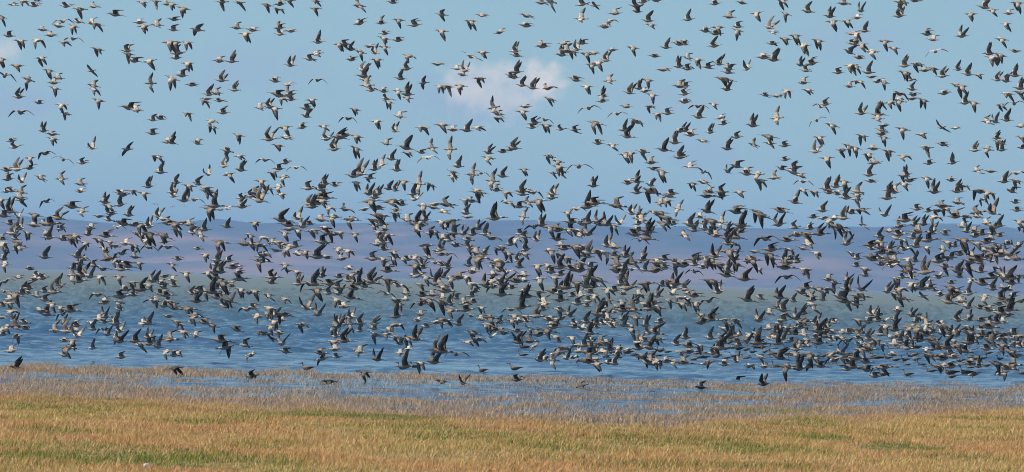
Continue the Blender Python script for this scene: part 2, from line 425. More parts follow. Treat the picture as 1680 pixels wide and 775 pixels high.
# ------------------------------------------------------------------ birds
pm_, t, b = material('plumage')
a = nd(t, 'ShaderNodeVertexColor', layer_name='tone_col')
tone = nd(t, 'ShaderNodeAttribute', attribute_type='OBJECT', attribute_name='tone')
tcx = nd(t, 'ShaderNodeTexCoord')
nz = nd(t, 'ShaderNodeTexNoise'); nz.inputs['Scale'].default_value = 55; nz.inputs['Detail'].default_value = 3
t.links.new(tcx.outputs['Object'], nz.inputs['Vector'])
mr = nd(t, 'ShaderNodeMapRange'); t.links.new(nz.outputs['Fac'], mr.inputs['Value'])
mr.inputs['From Min'].default_value = 0.3; mr.inputs['From Max'].default_value = 0.7; mr.inputs['To Min'].default_value = 0.5; mr.inputs['To Max'].default_value = 1.45
m1 = nd(t, 'ShaderNodeMath', operation='MULTIPLY'); t.links.new(mr.outputs[0], m1.inputs[0]); t.links.new(tone.outputs['Fac'], m1.inputs[1])
vm = nd(t, 'ShaderNodeVectorMath', operation='SCALE'); t.links.new(a.outputs['Color'], vm.inputs[0]); t.links.new(m1.outputs[0], vm.inputs['Scale'])
t.links.new(vm.outputs[0], b.inputs['Base Color'])
b.inputs['Roughness'].default_value = 0.75
b.inputs['Specular IOR Level'].default_value = 0.2

class Bird:
    def __init__(s): s.v = []; s.c = []; s.f = []
    def ring_tube(s, rings):
        """rings: (centre, ry, rz, top colour, side colour, belly colour) along the body"""
        n = 8; base = len(s.v)
        for (cx, cy, cz), ry, rz, ct, cs, cb in rings:
            for k in range(n):
                a_ = 2 * math.pi * k / n
                s.v.append((cx, cy + ry * math.sin(a_), cz + rz * math.cos(a_)))
                u = math.cos(a_)
                s.c.append(ct if u > 0.4 else (cb if u < -0.4 else cs))
        for i in range(len(rings) - 1):
            for k in range(n):
                p = base + i * n + k; q = base + i * n + (k + 1) % n
                s.f.append((p, q, q + n, p + n))
        s.f.append(tuple(base + k for k in range(n))[::-1])
        s.f.append(tuple(base + (len(rings) - 1) * n + k for k in range(n)))
    def wing(s, side, root, f1, f2, sw1, sw2, arm, hand, ch, pitch, pal, f3=None):
        """f1/f2 flap angles of arm and hand (deg above level), sw sweep back (deg), ch root chord"""
        f3 = f2 if f3 is None else f3
        pts = []; p = Vector(root)
        def d(f, sw):
            return Vector((math.sin(R(sw)), side * math.cos(R(sw)) * math.cos(R(f)), math.cos(R(sw)) * math.sin(R(f))))
        segs = [(0, None)]
        N1, N2 = 3, 6
        path = [(p.copy(), f1, 0.0)]
        for i in range(N1):
            p = p + d(f1, sw1) * (arm / N1); path.append((p.copy(), f1, (i + 1) / N1 * 0.4))
        for i in range(N2):
            k = i / (N2 - 1); ff = f2 + (f3 - f2) * k; ss = sw2 + 14 * k
            p = p + d(ff, ss) * (hand / N2); path.append((p.copy(), ff, 0.4 + 0.6 * (i + 1) / N2))
        chords = {0: 1.0, 0.133: 0.94, 0.267: .86, 0.4: 0.82, 0.5: 0.80, 0.6: 0.73, 0.7: 0.62, 0.8: .48, 0.9: .30, 1.0: .05}
        base = len(s.v)
        M = 5
        for i, (q, ff, u) in enumerate(path):
            c_ = ch * min(chords.items(), key=lambda kv: abs(kv[0] - u))[1]
            # chord direction: tailwards, tilted by pitch about the span
            nrm_ = Vector((0, -side * math.sin(R(ff)), math.cos(R(ff))))
            cd = (Vector((1, 0, 0)) * math.cos(R(pitch)) - nrm_ * math.sin(R(pitch)))
            th = (0.009 * (1 - u) + 0.0012) * ch / 0.075
            cam_ = 0.10 * c_
            for surf in (1, -1):
                for j in range(M):
                    v_ = j / (M - 1)
                    off = (math.sin(math.pi * v_ ** 0.6) * th * surf * 0.5 + math.sin(math.pi * v_) * cam_) if 0 < v_ < 1 else 0
                    if surf == -1: off -= 0.0006
                    s.v.append(tuple(q + cd * (c_ * v_) + nrm_ * off))
                    if surf == 1:
                        if u >= 0.45: cc = pal['prim'] if v_ < 0.9 else pal['prim2']
                        elif u >= 0.36: cc = pal['bar'] if 0.4 < v_ < .8 else pal['cov']
                        else: cc = pal['cov'] if v_ < 0.45 else (pal['bar'] if v_ < 0.8 else pal['sec'])
                        if u >= .45 and u < .75 and 0.2 < v_ < .6: cc = pal['bar2']
                    else:
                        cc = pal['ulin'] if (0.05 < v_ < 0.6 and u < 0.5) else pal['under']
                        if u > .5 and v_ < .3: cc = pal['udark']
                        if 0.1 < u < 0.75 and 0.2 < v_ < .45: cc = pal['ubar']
                    s.c.append(cc)
        n = len(path); W = 2 * M
        for i in range(n - 1):
            a0 = base + i * W; b0 = a0 + W
            for j in range(M - 1):
                q1 = (a0 + j, a0 + j + 1, b0 + j + 1, b0 + j)
                q2 = (a0 + M + j, b0 + M + j, b0 + M + j + 1, a0 + M + j + 1)
                if side < 0: q1, q2 = q1, q2
                s.f.append(q1 if side < 0 else q1[::-1]); s.f.append(q2 if side < 0 else q2[::-1])
            l1 = (a0, b0, b0 + M, a0 + M); l2 = (a0 + M - 1, a0 + W - 1, b0 + W - 1, b0 + M - 1)
            s.f.append(l1 if side < 0 else l1[::-1]); s.f.append(l2 if side < 0 else l2[::-1])

SMALL = dict(back=(.47, .42, .365), back2=(.30, .26, .22), side=(.38, .335, .285), belly=(.31, .275, .24), head=(.54, .46, .38), crown=(.42, .36, .30),  # grey plumage; back lightened, undersides darkened to put sun and shade into it
             rump=(.52, .47, .42), tail=(.20, .18, .165), bill=(.05, .045, .04), cov=(.46, .41, .35), bar=(.60, .54, .46), bar2=(.20, .18, .165), sec=(.13, .115, .105),
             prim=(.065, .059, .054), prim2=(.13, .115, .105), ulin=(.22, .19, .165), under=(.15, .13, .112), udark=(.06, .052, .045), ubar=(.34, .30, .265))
LARGE = dict(back=(.22, .175, .135), back2=(.11, .09, .07), side=(.34, .28, .23), belly=(.30, .265, .24), head=(.50, .40, .32), crown=(.20, .15, .12),
             rump=(.85, .83, .80), tail=(.02, .02, .02), bill=(.10, .06, .05), cov=(.20, .17, .14), bar=(.42, .37, .32), bar2=(.10, .09, .08), sec=(.05, .045, .04),
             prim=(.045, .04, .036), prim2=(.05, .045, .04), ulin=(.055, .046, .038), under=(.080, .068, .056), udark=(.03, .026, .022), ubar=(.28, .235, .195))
HEAR = {}
def bird_mesh(kind, pose, var):
    """builds one bird heading towards -X, about the middle of its body; small = plump grey sandpiper, large = long-billed godwit"""
    key = (kind, pose, var)
    if key in HEAR: return HEAR[key]
    rr = random.Random(hash(str(key)) if False else sum(ord(ch_) * (i_ + 3) for i_, ch_ in enumerate(kind + pose)) * 31 + var * 977)
    J = lambda m_, s_: m_ + rr.uniform(-s_, s_)
    P = SMALL if kind == 'small' else LARGE
    B = Bird()
    big = kind == 'large'
    k = 1.28 if big else 1.0
    bl = J(0.082, .008) if big else J(0.036, .003)
    gr = pose in ('S',)
    if not gr:
        nk = 0.014 if big else 0.0
        hx = -0.082 * k - nk
        hz_ = 0.006 * k + J(0, .004)
        R_ = []
        c0 = lambda x_, z_: (x_, 0, z_)
        R_.append((c0(hx - 0.016 - bl, hz_ - 0.006 + (0.004 if big else -0.002)), .0010, .0010, P['bill'], P['bill'], P['bill']))
        R_.append((c0(hx - 0.016 - bl * .5, hz_ - 0.004), .0018, .0018, P['bill'], P['bill'], P['bill']))
        R_.append((c0(hx - 0.016, hz_ - 0.001), .0040, .0042, P['bill'], P['bill'], P['bill']))
        R_.append((c0(hx - 0.010, hz_ + .001), .0095, .0105, P['crown'], P['head'], P['head']))
        R_.append((c0(hx, hz_ + .002), .0135, .0150, P['crown'], P['head'], P['head']))
        R_.append((c0(hx + 0.014, hz_ + 0.001), .0140, .0155, P['crown'], P['head'], P['belly']))
        R_.append((c0(-0.058 * k, 0.001), .0165 * k, .0180 * k, P['back'], P['side'], P['belly']))
        R_.append((c0(-0.036 * k, -0.003), .0235 * k, .0255 * k, P['back'], P['side'], P['belly']))
        R_.append((c0(-0.008 * k, -0.004), .0265 * k, .0285 * k, P['back2'], P['side'], P['belly']))
        R_.append((c0(0.020 * k, -0.002), .0235 * k, .0245 * k, P['back'], P['side'], P['belly']))
        R_.append((c0(0.044 * k, 0.000), .0170 * k, .0165 * k, P['back2'], P['side'], P['belly']))
        R_.append((c0(0.062 * k, 0.001), .0120 * k, .0100 * k, P['rump'], P['rump'], P['belly']))
        R_.append((c0(0.074 * k, 0.001), .0110 * k, .0060 * k, P['rump'], P['rump'], P['belly']))
        R_.append((c0(0.080 * k, 0.001), .0120 * k, .0040 * k, P['tail'], P['tail'], P['side']))
        R_.append((c0(0.105 * k, 0.000), .0165 * k, .0022 * k, P['tail'], P['tail'], P['side']))
        R_.append((c0(0.110 * k, 0.000), .0120 * k, .0012 * k, P['tail'], P['tail'], P['tail']))
        B.ring_tube(R_)
        for sy in (-1, 1):                             # eye
            ec = (hx - .006, sy * .0118, hz_ + .004)
            B.ring_tube([((ec[0] - .0025, ec[1], ec[2]), .001, .001, P['bill'], P['bill'], P['bill']), ((ec[0], ec[1] + sy * .0012, ec[2]), .0022, .0026, P['bill'], P['bill'], P['bill']), ((ec[0] + .0025, ec[1], ec[2]), .001, .001, P['bill'], P['bill'], P['bill'])])
        if big or pose == 'f':                         # legs stretched back under the tail, or dangling
            for sy in (-1, 1):
                if pose == 'f':
                    pts = [(0.03 * k, sy * .010, -0.018), (0.05 * k, sy * .012, -0.055), (0.075 * k, sy * .012, -0.095), (0.068 * k, sy * .014, -0.105)]
                else:
                    pts = [(0.05 * k, sy * .007, -0.010), (0.09 * k, sy * .007, -0.011), (0.135 * k, sy * .007, -0.012), (0.150 * k, sy * .008, -0.014)]
                rg = [(p_, .0022, .0022, P['bill'], P['bill'], P['bill']) for p_ in pts]
                B.ring_tube(rg)
        rt = (-0.040 * k, 0.012 * k, 0.006 * k)
        arm, hand, ch = 0.072 * k, 0.146 * k, 0.080 * k
        if big: ch *= 0.92
        A = dict(
            u=(J(58, 10), J(76, 10), J(-8, 14), J(34, 14), J(84, 10)),
            v=(J(46, 8), J(56, 8), J(-8, 12), J(26, 12), J(64, 8)),
            m=(J(38, 14), J(12, 22), J(-8, 8), J(48, 12), J(2, 20)),
            h=(J(8, 6), J(-2, 8), J(-4, 6), J(40, 12), J(-8, 8)),
            d=(J(-8, 10), J(-46, 14), J(-6, 8), J(34, 12), J(-62, 12)),
            e=(J(-30, 10), J(-72, 10), J(0, 8), J(26, 10), J(-80, 8)),
            b=(J(4, 5), J(-4, 6), J(2, 8), J(62, 8), J(-8, 6)),
            x=(J(16, 6), J(-28, 10), J(0, 6), J(18, 8), J(-52, 12)),
            w=(J(10, 6), J(2, 6), J(-2, 5), J(20, 6), J(-6, 6)),
            k=(J(18, 6), J(14, 6), J(-2, 5), J(26, 6), J(10, 6)),
            f=(J(14, 8), J(-20, 14), J(-12, 6), J(22, 8), J(-48, 12)))[pose]
        for side in (-1, 1):
            ja, jb = rr.uniform(-6, 6), rr.uniform(-6, 6)
            if pose in 'm': jb *= 2
            B.wing(side, (rt[0], side * rt[1], rt[2]), A[0] + ja, A[1] + ja + jb, A[2], A[3] + jb, arm, hand, ch, J(4, 5), P, A[4] + ja + jb)
    else:                                              # on the water: wings folded along the back, neck up
        hx, hz_ = -0.075 * k, 0.062 * k
        c0 = lambda x_, z_: (x_, 0, z_)
        dn = rr.uniform(-.010, .012)
        hz_ += dn
        R_ = [(c0(hx - 0.015 - bl, hz_ - 0.010 + (0.006 if big else 0)), .0012, .0012, P['bill'], P['bill'], P['bill']),
              (c0(hx - 0.015, hz_ - 0.002), .0042, .0042, P['bill'], P['bill'], P['bill']),
              (c0(hx - 0.009, hz_), .0095, .0105, P['crown'], P['head'], P['head']),
              (c0(hx + .002, hz_ + .002), .0135, .0150, P['crown'], P['head'], P['head']),
              (c0(hx + 0.016, hz_ - 0.008), .0125, .0150, P['crown'], P['head'], P['belly']),
              (c0(hx + .018, hz_ - 0.030), .0130, .0130, P['back'], P['head'], P['belly']),
              (c0(-0.050 * k, 0.008), .0200 * k, .0210 * k, P['back'], P['side'], P['belly']),
              (c0(-0.028 * k, -0.001), .0280 * k, .0285 * k, P['back'], P['cov'], P['belly']),
              (c0(0.000 * k, -0.003), .0310 * k, .0300 * k, P['back2'], P['cov'], P['belly']),
              (c0(0.034 * k, 0.000), .0265 * k, .0250 * k, P['back'], P['cov'], P['belly']),
              (c0(0.062 * k, 0.006), .0170 * k, .0150 * k, P['back2'], P['cov'], P['side']),
              (c0(0.086 * k, 0.010), .0100 * k, .0065 * k, P['prim'], P['prim'], P['side']),
              (c0(0.115 * k, 0.013), .0040 * k, .0020 * k, P['prim'], P['prim'], P['prim'])]
        B.ring_tube(R_)
        for sy in (-1, 1):                             # folded wing, proud of the flank
            B.ring_tube([(( -0.040 * k, sy * .016 * k, 0.006 * k), .008 * k, .010 * k, P['back'], P['cov'], P['cov']),
                         (( -0.005 * k, sy * .022 * k, 0.007 * k), .012 * k, .017 * k, P['cov'], P['cov'], P['bar']),
                         (( 0.040 * k, sy * .018 * k, 0.009 * k), .010 * k, .014 * k, P['cov'], P['sec'], P['sec']),
                         (( 0.085 * k, sy * .009 * k, 0.012 * k), .005 * k, .006 * k, P['prim'], P['prim'], P['prim']),
                         (( 0.125 * k, sy * .005 * k, 0.015 * k), .001, .001, P['prim'], P['prim'], P['prim'])])
            B.ring_tube([((0.0, sy * .010, -0.02), .003, .003, P['bill'], P['bill'], P['bill']), ((0.004, sy * .010, -0.09), .0022, .0022, P['bill'], P['bill'], P['bill'])])
    V = np.array(B.v); C = np.array(B.c) * np.array([1.02, 0.965, 0.895])
    loops = np.array([i_ for f_ in B.f for i_ in f_]); tot = np.array([len(f_) for f_ in B.f])
    me = mesh_np(f'{"godwit" if big else "sandpiper"}', V, tot, loops, pm_, cols=C)
    HEAR[key] = (me, V, C, tot, loops)
    return HEAR[key]

BIRDS = """
22,7b 40,2d 57,9m 60,0h 109,10m 132,15d 129,36m 155,11m 190,24M 235,4d 256,2e 275,7m 2,28e 71,49m 97,43h 103,35x 122,43e 151,38m 160,40d 15,59m 34,67d
85,58h 120,64x 63,66d 107,69d 161,81d 230,37m 237,43d 258,41h 209,83m 211,89d 221,100m 246,100e 279,69e! 3,97e 68,95e 29,108d 8,124x 81,116e 150,116w
47,131d 89,136m 91,145e 96,128m 32,159u 157,148d 154,141h 247,137k! 283,7d 302,14d 286,32h 285,49m 365,3d 393,4d 324,49w! 439,9d 460,7m 476,1d 458,15d
520,2d 518,14d 389,46m 415,49h 404,55e 459,46m 460,56m 478,51h 523,69v 558,72e 289,70d 308,70d 292,87m 290,95m 309,104d 299,124m 284,129e! 316,139h
361,100m 381,101u 364,132v! 385,148u 343,155u 356,153m 477,107v 509,97m 520,88h 452,133m 473,139b 521,132x 458,156M 475,155m 645,4m 590,10w 591,38m
626,38m 655,33d 681,41m 725,24h 792,25b 773,35e 725,51e 820,53h 632,55m 631,63d 654,66m 566,72b 577,81u 592,86d 577,98m 606,76h 615,87u 631,77d
619,98e 672,92d 668,113u 595,115u 597,125u! 601,132m 603,140m 658,129u 719,105h 610,148m 630,150m 654,150d 669,155u! 695,136w 774,93w 793,86d 750,113m
763,116u 759,123m 787,129e 723,142d 736,142d 756,141d 838,124b 889,5m 904,3k 956,7m 976,9w 865,26h 864,42m 954,31k 1010,22m 1003,33d 993,44m 1046,19m
1064,34u 1069,41d 1043,9w 1056,3m 1077,0b 846,84u 891,76m 848,91h 925,72h 922,90u 947,81u 956,71m 931,84m 939,85d 963,89d 975,87h 982,103d 994,99u
972,107d 1006,82h 1039,79d 1075,92m 1093,78u 1115,72m 1115,109u 1090,114h 848,118u! 844,127m 857,140u 874,144u! 900,145m 945,131m 1000,133h 964,142e
1033,152u! 990,158u 1049,145u 1064,132e 1059,150m 1071,156d 1116,142m 1174,6m 1218,5m 1283,1e 1385,6m 1130,32u 1197,28m 1242,21e 1290,23e 1326,19u
1362,27v 1367,35e 1390,34e 1158,51m 1179,45d 1175,55h 1211,44m 1211,50e 1262,45u! 1269,53b 1173,75u 1123,72m 1289,64d 1268,71h 1306,59e 1320,74e!
1343,67e 1397,55b 1398,71b 1129,95m 1146,98e 1129,113m 1162,109b 1180,105u 1195,119m 1196,113m 1226,113v 1254,94m 1270,98u! 1314,107u 1322,116m
1333,104m 1376,119m 1394,86u 1397,107e 1189,130D! 1193,147v 1319,136m 1326,148d 1394,142m 1292,149e 1124,141m 1124,154m 1256,156h 1277,157h 1413,18u
1407,29m 1479,4e! 1501,1b 1476,26v 1419,51u 1406,55e 1404,72m 1415,73e 1453,68d 1467,79d 1432,85d 1410,95m 1404,109e 1425,119u 1485,108u 1485,119d
1506,106d 1519,115h 1522,56m 1531,65m 1579,59v! 1535,84x 1616,12v! 1629,17d 1594,23d 1656,22m 1651,39e 1644,65d 1666,84h 1624,88u 1629,94d! 1642,91e
1573,114u 1533,113d 1547,125u 1589,122u 1606,123d 1666,124u 1637,131u 1651,133u 1674,145u 1431,126h 1440,134m 1451,135d 1410,134d 1494,131m 1497,147u
1476,154d 1499,156m 1550,153m 1569,139h 1578,142e! 1655,154d 1675,152d 1670,5e! 64,169m 102,172e 109,187d 163,165e 213,177M 224,181m 251,197m 263,194m
34,185x 72,215u 87,220h 88,228d 251,219m 152,243v 209,245w 275,233m 20,231m 25,241m 74,252x 104,262x 136,267m 50,259e 49,276m 259,257d 264,283u
29,278u! 12,279m 36,298v 14,294m 68,293h 101,294m 133,302m 132,314m 12,314m 35,316m 244,306u 198,316m 219,313d 237,317d 19,313m 338,167d 361,165h
340,162h 367,185m 310,186d 348,199d 350,209d 324,235m 282,234v 427,177m 451,178e 443,175u 464,162d 478,163m 512,164e 504,178m 503,191u 497,209m
443,228U! 468,209d 471,226b 531,207d 537,228u 557,226U 549,245u! 392,222d 457,239d 373,248d 368,273u 394,256d 396,279u 342,286u 376,286d 435,263x
458,277m 470,267m 486,275x 448,283d 466,291d 429,297e 458,307d 422,317M 290,300u 311,305e 325,302u 340,308d 346,315d 284,315u 527,311u 507,309m
534,302u 550,304m 531,317u 441,309d 635,162h 669,161h 638,168d 583,180d 656,191m 571,195x 619,199e 648,215u 695,210d 727,205d 744,213m 766,214u!
785,209d 810,177k! 818,187h 818,194d 566,222M 586,224d 634,236m 585,244e! 667,243U! 669,251d 692,250m 709,243k 739,245k! 702,259x 643,261u 652,279u
615,278u 627,270k 591,285U! 580,289u 607,292h 752,273u 802,251u 802,259d 825,249m 839,245m 744,282d 744,288d 825,289u 775,287k! 790,284x 808,297k!
815,312m 784,312d 585,300e 638,310u 649,312u 663,298e 688,302k! 708,304d 606,318u! 622,318u 679,318u 833,316d 903,163d 863,175h 858,183e 874,209m
877,202m 894,197x 898,206d 921,212m 943,213b 989,166m 966,178x 1028,175w 1013,187x 1067,175d 1080,187e 1096,186m 978,202E! 1025,213u 1030,224U!
1046,200d 982,235m 1005,238d 1026,254e 1036,251e 1055,249d 1090,246U! 1108,234u! 1116,258u! 1117,215m 902,257d 916,265d 918,274d! 923,282d 950,273X
860,278e 844,243u! 974,305v 1031,300m 1046,298u 1069,267m 1073,277h 1086,282e! 1068,304v 857,314u 871,315h 908,318u 1046,316u 1069,314D! 1102,318m
908,284d 1124,167m 1171,171d 1147,192u! 1145,175x 1182,193h 1188,203m 1166,217u 1126,214u 1134,221m 1236,206u! 1275,194k! 1209,225m 1154,231b
1194,244u 1237,238k 1262,224D 1264,235d 1288,239m 1347,175x 1355,171m 1340,198x 1366,206d 1345,225e 1338,249v! 1382,246d 1393,241d 1357,259e 1289,262m
1132,272b 1209,273m 1194,282v 1226,285m 1244,286d 1250,296e 1271,292m 1283,277m 1304,276m 1302,283m 1312,286d 1318,298x 1154,282x 1137,302d 1155,299h
1165,315m 1184,315m! 1214,315d 1358,311u! 1372,306u! 1386,298e 1318,312d 1337,315d 1374,318m 1121,257m 1414,186v! 1441,188U! 1447,170d 1462,168d
1476,166d 1497,162h 1516,165e 1584,169u 1598,169d 1642,172e 1621,199h 1633,200u 1652,197u 1664,170x 1676,207b 1441,195h 1451,206h 1447,214m 1447,220m
1451,226e 1415,223e 1482,212d 1434,244m 1458,248e 1425,253e 1436,267m 1484,256d 1513,220d 1545,209w 1569,210h 1521,242d 1548,237h 1525,268m 1564,267v
1427,287u 1430,297h 1488,287u 1483,289d 1493,296h 1484,302d 1460,313u 1522,293e 1534,315u! 1561,296m 1583,305d 1571,314u! 1604,280b 1626,281b
1600,247u 1621,245d 1637,227u 1640,234d 1644,246u 1648,298u 1668,284x 1668,297d 1660,314m 1609,314D 1623,316d 1407,315m 1404,243d 1678,226d 1678,242m
33,324m 36,328d 2,328e 17,347U! 30,356v 6,354m 59,353E 17,367b 33,375u 57,370h 46,382d 26,392u 5,392m 6,399e 31,409m 7,425v 76,331x 119,339M! 135,347h
163,355b 96,358U! 84,367M! 101,372d 81,390u! 101,376m 104,393m 125,387d 119,392D 142,399d 128,421u! 138,425m 74,422u! 150,374m 173,332v 178,338e
183,351h 203,320m 198,336u 212,353u 203,367M 193,373x 232,370E! 225,384b 175,387M 163,394d 181,397d 189,404b 206,400m 221,403e 172,406d 178,425M!
200,416x 189,427d 233,384e 285,322v 302,329u 319,328x 340,313d 353,338U! 347,343E! 373,342w 399,339u! 398,325m 412,322m 426,329U! 463,319d 259,355v
269,360x 245,372u 246,384E! 302,365b 271,397v 291,377e 276,406x 245,406x 316,382v 336,377v 330,387w 373,372v 420,365d 325,408b 362,397E! 293,425m
339,418d 412,387d 403,401M 413,398e 435,390d 457,398d 468,382e 463,361U! 474,369M 429,421m 435,418d 469,412d 475,406d 254,335q 283,339q 303,338q
358,427u! 376,428m 475,376b 514,339u! 506,335u 522,333U 534,325M 543,341d 567,344m 530,330d 489,358v 497,372v 489,378e 528,361m 548,356d! 576,361D!
599,343w 609,330E! 616,324u 622,341h 644,330D! 660,336m 650,344d 649,350d 680,327v 695,338d! 712,341m 715,335b 686,364U 684,368E 692,370m 706,384m
714,380d 613,361d 621,353D! 616,370d 632,377m 635,386E 559,382d 539,382M! 548,384D 530,397M! 584,384d 619,401m 632,409u 557,409d 573,412d 522,421U!
537,423m 485,404m 491,417h 700,403E! 717,412b 670,425m 612,425m 629,425d 562,425m 663,425d 734,336M! 729,347h 765,329e 774,330m 785,316E 857,319m
876,316x 906,325u 765,350u 768,356b 813,358U! 833,332x 852,339M 884,330E! 866,333m 859,356k 946,343x 932,349e 938,364D! 725,364d 742,363E 731,372h
768,373x 785,375v 745,383m! 737,394m 777,384m 797,384u 807,391m 768,394d 725,409u 748,403m 770,403e 777,409d 783,415m 796,417u 825,406d 838,401m
819,409d 864,409u 855,384m 861,389m 881,394u 876,373x 889,369v! 903,373e 917,377M 915,392M 934,377d 948,378d 952,386m 921,403m 926,408m 946,404E!
862,417d 734,417x 788,423D! 816,427d 920,418d 932,424d 957,418b 850,428u 725,417b 957,406e 965,339U! 977,333M! 1099,322m 1096,329d 1084,333m 1161,322M
1185,322m 1013,338M! 1037,350v 1113,343k 1161,347U! 1149,356m 1133,369v! 1053,355v 1073,347d 1084,349E 980,364v 986,368M 1017,367v 966,384v! 1048,367m
1053,361h 1068,372m 1095,358D 1090,367D 1106,367m 1157,376u 1169,363D! 1185,364k 1044,384M! 1047,377m 1050,394x 1124,386w 1195,391U 966,415v! 966,421b
997,403v! 1010,406m 994,415e 1008,418m 1011,425m 1056,426v! 1078,426d 1107,428d 1143,425M 1174,420V! 1161,423e! 1197,412E! 1047,358u 1361,316m
1390,324u! 1407,319d 1406,327e 1209,348M! 1212,342h 1245,349D 1250,354D! 1282,346M 1305,332v! 1279,368U! 1217,370U! 1217,380u 1208,389U! 1304,373m
1350,346u 1369,359m 1384,358u! 1397,349m 1414,344D 1335,356m 1352,358h 1361,363d 1330,375m 1347,384U! 1367,372D 1377,372D 1415,369k 1386,380x
1390,400u! 1431,401M 1431,408m 1256,392X! 1267,409M! 1293,394M 1308,386m 1324,384D! 1327,401m 1318,408b 1208,401d 1239,413h 1208,425v 1233,423d
1263,418E! 1294,409d 1287,426u 1299,425m 1341,415d 1397,415d 1407,424m 1432,425M! 1205,412b 1268,425d 1457,325u! 1468,315m 1572,333m 1666,332m
1669,345m 1452,353v 1505,343m 1486,361M! 1516,368u 1460,379b 1476,372m 1476,384M 1471,391u 1483,394e 1507,380M! 1524,394M! 1524,346m 1539,346d
1547,338M 1553,343d 1569,355M! 1586,356d 1604,349M 1604,356m 1629,349V! 1613,327e 1620,366m 1640,370u 1629,372d 1551,384m 1578,372m 1587,380v
1599,380m 1601,387m 1582,394E! 1604,400d 1620,397M 1626,406D 1630,383u 1626,392m 1674,363d 1677,372e 1666,409v 1671,404m 1556,398d 1567,404m 1548,410d
1542,428M! 1548,425m 1521,406e 1485,408X 1459,411u 1463,415M 1443,406v 1445,423m 1457,426m 1502,428u 1490,425e 1576,417m 1595,420u 1606,425M!
1644,418M 1654,425m 1668,425M 1632,415E 9,434d 50,441m 61,452m 31,455b 57,459m 71,456m 121,441m 119,452k! 133,434v 131,461U 137,451V! 154,436m
166,454e 199,434m 200,442M 197,454d 229,432d 210,436M 89,479U! 74,478m 37,481u! 47,481m 7,478x 26,484E! 17,491m 61,486m 74,492m 86,499d 69,511m
77,516U! 100,504d 103,516x 117,509M! 6,501m 9,462x 20,511d 24,528u 41,529m 161,484x 200,486M! 206,475m 223,476x 234,475U! 197,496d 196,508m 186,521x
163,524m 151,529e 191,531v! 106,531u 126,534m 236,531m 3,521b 283,434d 306,448e 257,461v 267,465m 251,461u! 269,472m 286,469m 263,482m 273,484M
257,491d 253,495x 270,502u 287,506M 320,519D! 337,529M 291,528d 244,531v! 357,434v 351,448u 354,455M 384,438M 393,448m 394,458M 349,479U! 317,482u
324,494U! 329,478m 357,488M 369,474m 374,481m 371,502V! 354,472u 409,481x 416,505m 406,508x 423,519d 429,428D! 469,435d 474,444x 447,455M 446,464u
441,484d 469,491d 444,506e! 466,516D! 451,528d 463,525m 381,469m 363,446u! 366,464E! 489,446d 490,466u! 530,453v 516,466U! 509,466X 521,475E! 574,441m
557,454m 571,461m 589,464V! 609,462V! 619,464u 637,444M! 637,459E! 683,435D 686,452m! 700,455d 680,452m 716,466U! 654,468X 651,494m 634,482x 633,429h
714,431x 540,481m 556,482v 576,488V! 554,492d 566,503m 504,505V! 523,516v! 577,521v 554,531v 564,532u 591,531u 614,532u 651,519U! 657,499d 666,492m
691,499X 691,516m 686,526m 694,484M 691,468d 711,484m 666,481m 717,529b 496,533d 574,532k 651,533D 736,439u 727,454v 726,434m 754,455M 776,446m
770,435u 787,428d 811,438m 811,451m 820,444v 819,431D! 833,446x 853,438u 860,452m 849,461M! 843,461m 883,436e! 900,435e 921,438U! 940,441M 886,458e!
911,456d 954,432d 800,469V! 820,458d 809,471x 824,483U! 840,472m 780,478m 774,486m 726,469m! 727,488m 739,498v 749,489m 777,495m 766,508M! 791,505d
774,518m 790,524m 797,534d 866,486V! 857,504U! 886,479d 889,494m 891,508m 894,498m! 839,508x 841,526d 863,519d 864,526d 920,481m 911,479M 931,471V!
940,485m 949,498m 920,492M 954,485m 920,509d 934,518v 923,522x 906,532m 943,531m 729,525D 753,532u 727,531x 949,465D 969,436m 969,454V 981,459D!
974,469M 969,479m 977,485e 964,502m 997,494d 963,528u 1013,445M 1026,441v 1021,456u 1037,442x 1009,476m 1031,472V! 1023,482m 1050,484m 1060,465D!
1077,444M! 1080,431D 1091,438m 1113,434d! 1086,468m 1110,466V! 1124,475u 1106,471m 1079,486u 1103,482m 1139,446x 1141,434u 1140,485M 1167,426E
1194,434e 1193,452M 1169,462D! 1180,479v 1163,494x 1119,488D 1100,495d 1046,496u 1071,498D 1080,505d 1021,496d 1023,509M 1014,505m 1007,512m 996,524u!
991,531v 1023,525u 1006,529m 979,531m 1151,516d 1171,516m 1189,525d 1196,531e 1084,528m 1060,534u 1120,498d 1131,481m 1209,434D 1234,428D! 1223,458U!
1246,441d 1289,439M! 1294,431M 1321,442d 1323,449m 1291,455X 1324,472M 1344,474D 1360,459m 1370,464d 1360,474d 1391,461v 1391,475V! 1414,475V!
1406,436m 1420,441d 1420,452m 1227,492U! 1249,489m 1280,488V! 1303,494u 1327,485m 1334,492m 1334,501d 1327,481d 1386,494U! 1391,496d 1411,486D!
1404,499m 1277,505u 1286,509u! 1263,514m 1246,525v! 1289,516d 1286,525m 1307,522v! 1280,531m 1340,531v 1314,532m 1209,526d 1369,529m 1409,526d
1430,516v! 1426,528m 1379,488m 1309,429m 1459,431M! 1464,436x 1446,434m 1491,439D! 1489,446M 1496,454m 1471,458d 1479,474d 1496,465e 1469,482d
1474,478u 1514,486w 1537,429m 1541,454M 1524,459d 1526,472m 1534,476m 1571,446v! 1590,442D 1607,431u 1610,446v 1594,459d 1613,465M! 1629,428h
1630,454M 1637,439d 1643,449D 1660,456U 1674,452d 1657,475m 1630,474u! 1647,472m 1544,484m 1561,472D 1571,481M 1563,485m 1557,496U! 1577,494m
